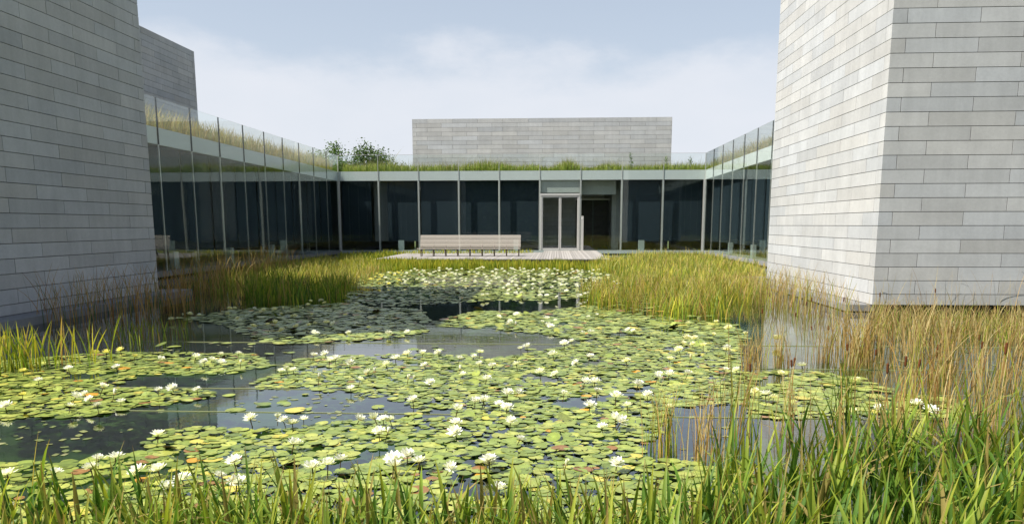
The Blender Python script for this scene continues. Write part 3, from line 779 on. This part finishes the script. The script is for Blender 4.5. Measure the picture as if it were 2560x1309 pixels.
# ------------------------------------------------------------------ lily pads
def pad_geo(n=15):
    a0 = .16; t = np.linspace(a0, 2 * math.pi - a0, n)
    rim = np.stack([np.cos(t), np.sin(t)], 1) * (1 + .05 * np.sin(3 * t + rng.random() * 6) + .025 * np.sin(7 * t))[:, None]
    v = np.concatenate([[(0.08, 0)], rim * .6, rim]); z = np.concatenate([[-.02], np.full(n, 0.), .012 + .03 * np.sin(2 * t + rng.random() * 6) * rng.random()])
    v = np.concatenate([v, z[:, None]], 1)
    i = np.arange(n - 1)
    tr = np.stack([np.zeros(n - 1, int), 1 + i, 2 + i], 1); qd = np.stack([1 + i, 1 + n + i, 2 + n + i, 2 + i], 1)
    return v, tr, qd
PADS = [pad_geo() for _ in range(9)]
PAD_POLYS = [
    ([(-60, 912), (120, 892), (300, 880), (640, 885), (690, 915), (560, 935), (350, 938), (280, 968), (440, 972), (545, 978), (540, 994), (380, 1015), (230, 1040), (-60, 1052)], .090, .97),
    ([(620, 965), (690, 930), (740, 900), (860, 885), (1100, 885), (1230, 897), (1330, 880), (1450, 860), (1580, 832), (1850, 850), (1850, 930), (1850, 1010), (1680, 1020), (1640, 1100), (1600, 1140), (1850, 1175), (1850, 1330), (-100, 1330), (-100, 1160), (180, 1150), (380, 1130), (360, 1105), (400, 1075), (545, 1062), (560, 1075), (700, 1072), (860, 1052), (1000, 1050), (1050, 1020), (960, 995), (850, 985), (760, 968), (640, 975)], .090, .95),
    ([(650, 852), (780, 836), (1050, 819), (1080, 828), (950, 850), (700, 861)], .12, 1.0),
    ([(440, 797), (600, 772), (860, 757), (930, 768), (1050, 772), (1075, 800), (1050, 823), (800, 838), (640, 846), (560, 812)], .13, .93),
    ([(862, 728), (1000, 721), (1300, 727), (1400, 748), (1250, 751), (1150, 757), (1000, 766), (866, 762)], .16, .8),
    ([(890, 684), (1050, 672), (1300, 672), (1500, 675), (1570, 700), (1560, 738), (1350, 753), (1180, 746), (1060, 722), (840, 722), (830, 712)], .17, .80),
    ([(1080, 802), (1200, 776), (1320, 780), (1480, 764), (1600, 790), (1840, 810), (1870, 852), (1580, 838), (1450, 850), (1380, 838), (1230, 822), (1100, 816)], .125, 1.0),
    ([(1840, 930), (2000, 925), (2150, 945), (2250, 985), (2400, 1000), (2440, 1035), (2300, 1055), (2150, 1040), (1900, 1050), (1840, 1010)], .115, 1.0),
    ([(560, 985), (1000, 985), (1000, 1045), (600, 1060)], .2, .16),
    ([(1560, 700), (1700, 760), (1840, 800), (1600, 790), (1480, 765)], .25, .6),
    ([(500, 880), (1400, 850), (1450, 870), (700, 930)], .35, .2),
    ([(380, 860), (640, 850), (700, 870), (380, 880)], .3, .3),
    ([(1640, 1050), (1840, 1040), (1840, 1170), (1640, 1150)], .35, .25),
]
pads = []
for poly, sp, keep in PAD_POLYS:
    p = scatter(poly, sp, .9, keep); pads.append(np.concatenate([p, np.full((len(p), 1), sp)], 1))
pads = np.concatenate(pads)
# leave a few irregular openings of dark water in the mats
hole = np.sin(pads[:, 0] * 2.1 + 1.3 * np.sin(pads[:, 1] * 1.7)) * np.sin(pads[:, 1] * 2.6 + 1.1 * np.sin(pads[:, 0] * 2.9 + 1))
pads = pads[hole > -.95 + .22 * rng.random(len(hole))]
NP = len(pads)
rad = (.42 + .72 * rng.random(NP) ** 1.3) * np.clip(pads[:, 2], .085, .125) * .82
rad = np.minimum(rad, .135)
ang = rng.random(NP) * 2 * math.pi
tint = palette(NP, [(.20, .255, .05), (.26, .305, .06), (.33, .355, .075), (.14, .185, .04), (.46, .40, .07), (.25, .13, .045), (.52, .27, .03)], [4.6, 4.2, 2.2, 2.0, .35, .22, .06], .16)
tilt = rng.normal(0, .045, (NP, 2)); flip = rng.random(NP) < .016
tilt[flip] = rng.normal(0, .27, (flip.sum(), 2))
zoff = .004 + .012 * rng.random(NP) + np.where(flip, rad * .3, 0)
def pad_verts(i):
    v, tr, qd = PADS[i % 9]
    v = v * rad[i]; c, s = math.cos(ang[i]), math.sin(ang[i])
    x, y = v[:, 0] * c - v[:, 1] * s, v[:, 0] * s + v[:, 1] * c
    z = v[:, 2] + x * tilt[i, 0] + y * tilt[i, 1]
    return np.stack([x, y, z], 1), tr, qd
pp = proj(np.concatenate([pads[:, :2], np.zeros((NP, 1))], 1))
dist = np.hypot(pads[:, 0], pads[:, 1])
size = np.where((pp[:, 0] > 0) & (pp[:, 0] < 2560) & (pp[:, 1] < 1235) & (pp[:, 1] > 0), rad / dist ** 2, 0)
single = set(np.argsort(-size)[:300].tolist())
V, T, Q, C, o0 = [], [], [], [], 0
for i in range(NP):
    v, tr, qd = pad_verts(i)
    col = np.tile(tint[i], (len(v), 1)); col[0] *= 1.25
    if i in single:
        me = mesh_np('lily_pad', v, [tr, qd], col, True); me.materials.append(M_PAD)
        o = bpy.data.objects.new('lily_pad', me); COL.objects.link(o); o.location = (pads[i, 0], pads[i, 1], zoff[i])
        px = pp[i, 0]
        side = ['far left', 'left', 'centre left', 'centre', 'centre right', 'right'][min(5, int(px / 310))]
        rowp = 'nearest' if pp[i, 1] > 1185 else 'second' if pp[i, 1] > 1140 else 'third' if pp[i, 1] > 1095 else 'farther'
        tn = 'upturned' if flip[i] else 'brownish' if tint[i, 0] > tint[i, 1] * 1.05 else 'pale green' if tint[i, 1] > .25 else 'green'
        tag(o, '%s lily pad in the %s band of the front lily mat, %s' % (tn, rowp, side), 'lily pad', '%s lily pads, %s band, %s' % (tn, rowp, side))
        continue
    V.append(v + np.array([pads[i, 0], pads[i, 1], zoff[i]])); T.append(tr + o0); Q.append(qd + o0); C.append(col); o0 += len(v)
me = mesh_np('lily_pads', np.concatenate(V), [np.concatenate(T), np.concatenate(Q)], np.concatenate(C), True)
tag(link('lily_pads', me, None, M_PAD), 'mat of round green lily pads covering the pond', 'lily pads', kind='stuff')
# floating scraps of weed on the open water
SC = []
for poly, sp, keep in [([(-60, 1055), (300, 1050), (380, 1110), (200, 1150), (-60, 1160)], .11, .35), ([(250, 855), (620, 850), (640, 875), (250, 885)], .16, .35), ([(560, 985), (950, 985), (1000, 1040), (620, 1055)], .12, .4), ([(1640, 1040), (1840, 1040), (1860, 1170), (1640, 1150)], .11, .4), ([(2150, 860), (2600, 860), (2600, 1000), (2250, 960)], .14, .35), ([(1060, 845), (1500, 840), (1480, 870), (1080, 885)], .16, .25)]:
    SC.append(scatter(poly, sp, 1., keep))
SC = np.concatenate(SC); SC = SC[(np.sin(SC[:, 0] * 3.3 + 2 * np.sin(SC[:, 1] * 2)) * np.sin(SC[:, 1] * 4.1 + SC[:, 0]) > -.1)]
V, Fq, C = [], [], []
t6 = np.arange(6) * math.pi / 3
for i, (x, y) in enumerate(SC):
    r = rng.uniform(.012, .05) * (1 + .35 * np.sin(t6 * 2 + rng.random() * 6)); V.append(np.stack([x + r * np.cos(t6), y + r * np.sin(t6), np.full(6, .003 + .002 * rng.random())], 1)); Fq.append(np.arange(6) + 6 * i)
me = mesh_np('pond_weed', np.concatenate(V), [np.array(Fq)], np.repeat(palette(len(SC), [(.2, .22, .08), (.28, .28, .13), (.14, .17, .06)], [3, 2, 3]), 6, 0))
tag(link('pond_weed', me, None, M_PAD), 'scraps of pale weed floating on the open water', 'pond weed', kind='stuff')

# ------------------------------------------------------------------ water lily flowers
def petal_set(seed, close=0.):
    r = np.random.default_rng(seed); V, F = [], []
    k = 0
    for n, ln, el, wd, z0 in ((9, 1.0, .25, .40, 0), (9, .92, .58, .36, .03), (8, .78, .92, .32, .05), (6, .55, 1.2, .26, .06)):
        a0 = r.random() * 6
        for i in range(n):
            a = a0 + i * 2 * math.pi / n + r.normal(0, .07); e = el + (1.42 - el) * close + r.normal(0, .08) * (1 - close); l_ = ln * r.uniform(.9, 1.06)
            d = np.array([math.cos(a) * math.cos(e), math.sin(a) * math.cos(e), math.sin(e)]); s = np.array([-math.sin(a), math.cos(a), 0]); up = np.cross(s, d) * -1
            b = np.array([0, 0, z0])
            pts = [b + d * .05 - s * wd * .12, b + d * .05 + s * wd * .12, b + d * l_ * .55 + s * wd * .5 + up * .03, b + d * l_ * .9 + s * wd * .26 + up * .07, b + d * l_ + up * .10, b + d * l_ * .9 - s * wd * .26 + up * .07, b + d * l_ * .55 - s * wd * .5 + up * .03, b + d * l_ * .5 - up * .04]
            V += pts; F += [(k, k + 1, k + 7), (k + 1, k + 2, k + 7), (k + 2, k + 3, k + 7), (k + 3, k + 4, k + 7), (k + 4, k + 5, k + 7), (k + 5, k + 6, k + 7), (k + 6, k, k + 7)]; k += 8
    return np.array(V), np.array(F)
PETALS = [petal_set(s) for s in range(4)] + [petal_set(5, .45), petal_set(6, .85)]
def stamen_geo():
    V, F, k = [], [], 0
    for i in range(16):
        a = i * 2.4; rr = .04 + .16 * math.sqrt(i / 16); x, y = rr * math.cos(a), rr * math.sin(a)
        V += [(x - .02, y, .05), (x + .02, y, .05), (x * 1.2, y * 1.2 + .02, .05), (x * 1.35, y * 1.35, .34)]; F += [(k, k + 1, k + 3), (k + 1, k + 2, k + 3), (k + 2, k, k + 3)]; k += 4
    return np.array(V, float), np.array(F)
SV, SF = stamen_geo(); ST_ME = mesh_np('stamens', SV, [SF]); ST_ME.materials.append(M_STAMEN)
WHITE, CREAM, YELLOW = np.array((.90, .90, .86)), np.array((.88, .86, .58)), np.array((.86, .80, .32))
PM = {}
for s in range(6):
    for nm, c in (('white', WHITE), ('cream', CREAM), ('yellow', YELLOW)):
        v, f = PETALS[s]
        cc = np.tile(c, (len(v), 1)); me = mesh_np('petals', v, [f], cc); me.materials.append(M_PETAL); PM[s, nm] = me
v, f = tube((0, 0, -1.4), (0, 0, .06), .05, .06, 6); STEM_ME = mesh_np('stem', v, [f], np.tile(np.array((.10, .07, .03)), (len(v), 1))); STEM_ME.materials.append(M_BLADE)
def crop(ox, oy, s, pts, c): return [(ox + x / s, oy + y / s, c) for x, y in pts]
FL = []
FL += crop(0, 780, 2.475, [(597, 275), (660, 272), (745, 258), (835, 302), (145, 385), (145, 548)], 'yellow')
FL += crop(0, 780, 2.475, [(992, 318), (1212, 298), (1262, 335), (1312, 312), (1370, 328), (1368, 278), (1478, 277), (1490, 338), (720, 360), (425, 375), (240, 450), (525, 532), (475, 556), (640, 502), (708, 537), (555, 575), (750, 573), (605, 618), (440, 613), (983, 517), (1067, 490), (1220, 506), (35, 608), (980, 790), (1552, 697), (612, 952), (720, 948), (565, 1008), (350, 1025), (50, 1045), (850, 1025), (980, 1012), (1130, 1065), (1035, 1125), (1450, 968), (1360, 1055), (1465, 1095)], 'white')
FL += crop(600, 780, 2.475, [(475, 150), (670, 145), (920, 148), (1035, 140), (458, 290), (525, 278), (590, 318), (555, 330), (695, 305), (680, 338), (962, 313), (1035, 272), (1130, 277), (1225, 280), (905, 353), (255, 382), (290, 385), (330, 377), (490, 436), (790, 392), (835, 388), (745, 450), (685, 493), (1040, 435), (1075, 435), (1175, 460), (1140, 345), (1360, 310), (1445, 290), (1485, 275), (1480, 345), (1560, 350), (1362, 372), (1378, 405), (1525, 437), (1070, 580), (1455, 587), (1510, 582), (1345, 643), (1335, 713), (1330, 772), (65, 693), (235, 687), (270, 707), (325, 712), (395, 690), (740, 688), (835, 692), (885, 697), (930, 697), (860, 785), (915, 787), (335, 845), (625, 942), (545, 992), (450, 1012), (950, 938), (1035, 930), (1110, 965), (950, 992), (1300, 1012), (1540, 962)], 'white')
FL += crop(1200, 780, 2.475, [(175, 88), (220, 96), (225, 32), (115, 52), (185, 72), (410, 57), (385, 79), (420, 92), (465, 69), (435, 107), (670, 41), (720, 38), (635, 147), (685, 150), (915, 130), (945, 138), (520, 219), (565, 200), (290, 232), (250, 242), (450, 289), (225, 350), (78, 350), (680, 300), (592, 333), (370, 408), (465, 408), (650, 455), (710, 451), (978, 468), (725, 514), (520, 541), (238, 530), (170, 540), (840, 560), (680, 608), (910, 608), (1035, 545), (1100, 440), (1105, 410), (1170, 407), (1285, 405), (25, 582), (118, 598), (165, 615), (190, 716), (755, 735), (835, 700), (870, 716), (248, 812), (50, 962), (530, 998), (845, 972), (120, 1122)], 'white')
FL += crop(1200, 780, 2.475, [(905, 325), (1230, 263), (1175, 316), (1300, 316), (1255, 213), (1315, 213), (1380, 233), (1275, 182), (1325, 179), (1355, 76), (1460, 72), (1285, 86), (1440, 156), (1525, 247), (1535, 116), (1425, 590), (1165, 612)], 'cream')
FL += crop(1800, 780, 2.475, [(155, 153), (355, 188), (45, 117), (370, 408), (840, 448), (820, 645), (215, 530), (330, 560)], 'cream')
FL += crop(1800, 780, 2.475, [(505, 358), (40, 248), (100, 378), (30, 388), (1210, 587), (980, 620), (1300, 647), (280, 540)], 'white')
FL += crop(400, 620, 4.267, [(320, 722), (245, 755), (125, 782), (720, 720), (830, 772), (1105, 692), (1225, 690), (1320, 683), (1295, 725), (1410, 758), (1440, 753), (1520, 673), (1620, 733), (1000, 868), (1150, 850), (1225, 825), (1300, 905), (1455, 880), (1590, 860), (1655, 842), (1780, 820), (1610, 598), (1580, 625), (1720, 580), (1755, 605), (745, 670), (800, 680), (2225, 878)], 'cream')
FL += crop(400, 620, 4.267, [(420, 748), (1010, 678), (1850, 832), (2100, 830), (2100, 632), (1670, 943), (2010, 933), (2440, 935), (1640, 930), (2115, 700)], 'white')
pk = scatter([(850, 716), (900, 690), (1050, 675), (1250, 672), (1500, 677), (1560, 700), (1560, 738), (1350, 752), (1190, 745), (1070, 722)], .68, 1.0)
pk = pk[rng.random(len(pk)) < .9]
q = proj(np.concatenate([pk, np.zeros((len(pk), 1))], 1))
n_hand = len(FL)
extra = []
for (x, y) in q:
    c = ('yellow' if rng.random() < .75 else 'white') if x < 1010 else ('cream' if x > 1490 and rng.random() < .6 else 'white')
    FL.append((x, y, c))
    if rng.random() < .3: FL.append((x + rng.normal(0, 10), y + rng.normal(0, 2), c))
SV_, SF_, SC_, off = [], [], [], 0
for i, (px, py, c) in enumerate(sorted(FL, key=lambda t: -t[1])):
    s_ = .073 * rng.uniform(.8, 1.28) * (1.0 if py > 760 else 1.05)
    lift = rng.uniform(.055, .115)
    gx, gy = on_water(px, py, lift * .4)
    if i < 300:
        var = int(rng.choice(6, p=[.22, .22, .22, .22, .08, .04])); state = ['open', 'half-open', 'closed'][max(0, var - 3)]
        o = bpy.data.objects.new('water_lily', PM[var, c]); COL.objects.link(o)
        o.location = (gx, gy, lift); o.scale = (s_, s_, s_ * rng.uniform(.8, 1.1)); o.rotation_euler = (rng.normal(0, .22) - .08, rng.normal(0, .22), rng.random() * 6.3)
        where = ('in the front of the mat' if py > 1060 else 'in the middle of the mat' if py > 880 else 'in the shaded pads' if py > 735 and px < 960 else 'on the far pads near the deck' if py < 760 else 'on the pads in mid pond')
        side = 'left' if px < 640 else 'centre left' if px < 1150 else 'centre right' if px < 1640 else 'right'
        tag(o, state + ' %s water lily %s, %s' % ({'cream': 'pale yellow', 'yellow': 'yellow', 'white': 'white'}[c], where, side), 'water lily', '%s %s water lilies %s, %s' % (state, c, where, side))
        if py > 800:
            st = bpy.data.objects.new('stamens', ST_ME); COL.objects.link(st); st.parent = o
        if py > 860:
            sm = bpy.data.objects.new('stem', STEM_ME); COL.objects.link(sm); sm.parent = o
    else:
        v, f = PETALS[i % 4]; a = rng.random() * 6.3
        w_ = np.stack([v[:, 0] * math.cos(a) - v[:, 1] * math.sin(a), v[:, 0] * math.sin(a) + v[:, 1] * math.cos(a), v[:, 2]], 1) * s_ + np.array([gx, gy, lift])
        SV_.append(w_); SF_.append(f + off); off += len(v); SC_.append(np.tile({'white': WHITE, 'cream': CREAM, 'yellow': YELLOW}[c], (len(v), 1)))
if SV_:
    me = mesh_np('water_lilies', np.concatenate(SV_), [np.concatenate(SF_)], np.concatenate(SC_))
    tag(link('water_lilies', me, None, M_PETAL), 'farthest white and yellow water lilies before the deck', 'water lilies', kind='stuff')

# taut lines stretched over the water
for y, x0, x1, lab in ((13.05, -10.4, 8.5, 'farthest thin taut line stretched low over the water'), (10.9, -10, 9.5, 'second thin taut line from the far end, low over the water'), (9.25, -9, 9.5, 'third thin taut line, crossing the open water at left'), (8.05, -8, 9, 'nearest thin taut line low over the water at left')):
    v, f = tube((x0, y, .004), (x1, y, .004), .004, .004, 5)
    tag(link('taut_line', mesh_np('taut_line', v, [f]), None, M_STRING), lab, 'line')

# ------------------------------------------------------------------ roof planting
def roof_bed(name, label, x0, x1, y0, y1, n, hr, wr, pal, wts, tip, lean=(.05, .4), droop=(0, .2), seg=3, bias=None):
    p = np.stack([rng.uniform(x0, x1, n), rng.uniform(y0, y1, n), np.full(n, Z_FT - .03)], 1)
    h = rng.uniform(*hr, n)
    if bias is not None: h *= bias(p)
    c = palette(n, pal, wts); tp = c + (np.array(tip) - c) * rng.random((n, 1))
    me = blades_mesh(name, p, h, rng.uniform(*wr, n), c, tp, lean, droop, seg)
    return tag(link(name, me, None, M_BLADE), label, 'grass', kind='stuff')
wob = lambda p: .75 + .35 * np.sin(p[:, 0] * 1.1 + np.sin(p[:, 0] * .37) * 3) * np.sin(p[:, 0] * .53 + 1)
roof_bed('roof_grass', 'green meadow grass on the roof of the back passage', X_L + .2, X_R + DEP, Y_B + .2, Y_B + 4.1, 15000, (.36, .92), (.02, .045), [(.21, .32, .045), (.33, .40, .07), (.14, .22, .035), (.40, .37, .14)], [4, 4, 2, 1.2], (.36, .33, .13), bias=wob)
roof_bed('roof_grass', 'thin tall seed stems above the green roof grass', X_L + .2, X_R, Y_B + .3, Y_B + 4.0, 2000, (.8, 1.5), (.008, .016), [(.25, .22, .1), (.2, .22, .08)], [3, 2], (.4, .32, .2), (.02, .35), (0, .25), 4, bias=wob)
roof_bed('roof_grass', 'tall tawny grass on the roof of the left passage', X_L - DEP, X_L - .2, 22.0, Y_B - .2, 20000, (.55, 1.2), (.012, .028), [STRAW, TAN, (.22, .25, .07), (.38, .36, .2)], [4, 2, 4.5, 3], (.5, .43, .28), (.1, .5), (0, .3), 4)
roof_bed('roof_grass', 'tawny grass on the roof of the right passage', X_R + .2, X_R + DEP, 29.7, Y_B - .2, 10000, (.45, 1.05), (.012, .028), [STRAW, (.2, .24, .06), (.3, .3, .12), TAN], [4, 3, 3, 2], (.5, .43, .26), (.1, .5), (0, .3), 4)
N = 46; p = np.stack([rng.normal(0, .12, N), rng.normal(0, .12, N), np.zeros(N)], 1)
me = blades_mesh('ornamental_grass', p, rng.uniform(.8, 2.0, N), rng.uniform(.02, .045, N), palette(N, [(.16, .22, .1), (.3, .3, .2)], [3, 2]), palette(N, [(.3, .32, .2)], [1]), (.1, .6), (0, .3), 6)
o = tag(link('ornamental_grass', me, None, M_BLADE), 'tall tuft of grey-green grass on the roof, left of the back pavilion', 'grass'); o.location = (-11.6, Y_B + 1.6, Z_FT - .05)
for xx, yy, h, cl, lab in ((1.62 * 3 + .15, .8, 1.15, (.08, .14, .03), 'dark leafy weed spike on the roof grass before the back pavilion'), (7.4, 1.2, .95, (.12, .17, .04), 'bushy weed on the roof at the right end of the pavilion'), (9.0, .9, .9, (.11, .17, .04), 'leafy weed near the right corner of the roof')):
    N = 60; zz = rng.random(N) * h; p = np.stack([rng.normal(0, .06, N), rng.normal(0, .06, N), zz], 1)
    me = blades_mesh('roof_weed', p, rng.uniform(.1, .25, N), rng.uniform(.03, .06, N), palette(N, [cl], [1]), palette(N, [cl], [1]), (.6, 1.4), (0, .3), 3)
    o = tag(link('roof_weed', me, None, M_BLADE), lab, 'weed'); o.location = (xx, Y_B + yy, Z_FT - .05)

# ------------------------------------------------------------------ trees
def leaf_cloud(n, fn, size, pal, wts):
    P = fn(n); n = len(P); s = rng.uniform(.6, 1.3, n) * size
    a = rng.normal(0, 1, (n, 3)); a /= np.linalg.norm(a, axis=1)[:, None]; b = np.cross(a, rng.normal(0, 1, (n, 3))); b /= np.linalg.norm(b, axis=1)[:, None]
    V = np.stack([P - a * s[:, None], P + b * s[:, None] * .55, P + a * s[:, None], P - b * s[:, None] * .55], 1).reshape(-1, 3)
    return V, np.arange(4 * n).reshape(-1, 4), np.repeat(palette(n, pal, wts, .25), 4, 0)
def tree(x, y, h, r, label, dense=6500):
    o = empty('tree', (x, y, -.6)); tag(o, label, 'tree', 'trees beyond the back roof')
    parts = [tube((0, 0, 0), (.1, 0, h * .55), .22, .14), tube((.1, 0, h * .55), (0, .1, h * .92), .14, .03)]
    tips = []
    for k in range(9):
        a = k * 2.4; z0 = h * rng.uniform(.42, .75); e = np.array([math.cos(a) * r * rng.uniform(.4, .85), math.sin(a) * r * rng.uniform(.4, .85), z0 + h * rng.uniform(.06, .2)])
        parts.append(tube((0.08, 0, z0), e, .07, .02, 6)); tips.append(e)
    tips.append(np.array([0, .1, h * .93])); tips = np.array(tips)
    v, f = join(parts); link('trunk', mesh_np('trunk', v, [f]), o, M_BARK)
    def fn(n):
        c = tips[rng.integers(len(tips), size=n)] ; c2 = c + rng.normal(0, 1, (n, 3)) * np.array([r * .24, r * .24, h * .045]); return c2
    V, F, C = leaf_cloud(dense, fn, .13, [(.08, .15, .03), (.13, .20, .04), (.05, .09, .02)], [4, 3, 3])
    link('crown', mesh_np('crown', V, [F], C), o, M_LEAFY)
tree(-25.4, 92, 11.6, 2.2, 'leafy tree top just right of the left roof corner')
tree(-21.6, 90, 11.4, 2.7, 'tallest rounded tree top beyond the back roof')
tree(-23.4, 86, 9.4, 1.6, 'lower dark bushy tree between the two taller ones', 5000)
tree(-18.6, 92, 9.4, 1.5, 'small tree beside the tuft of tall roof grass', 4000)
tree(-28.5, 96, 11.0, 2.4, 'tree mostly hidden behind the left railing glass', 4000)
# wood behind the viewpoint, which the glass reflects
def fw(n):
    return np.stack([rng.uniform(-46, 46, n), rng.uniform(-30, -25, n), rng.random(n) ** .8 * (10 + 2.5 * np.sin(np.arange(n) * 0 + rng.uniform(-46, 46, n) * .4)) + .2], 1)
V, F, C = leaf_cloud(30000, fw, .7, [(.05, .09, .02), (.08, .12, .03), (.03, .06, .015)], [4, 3, 3])
tag(link('woodland', mesh_np('woodland', V, [F], C), None, M_LEAFY), 'dark wood edge behind the viewpoint', 'wood', kind='stuff')
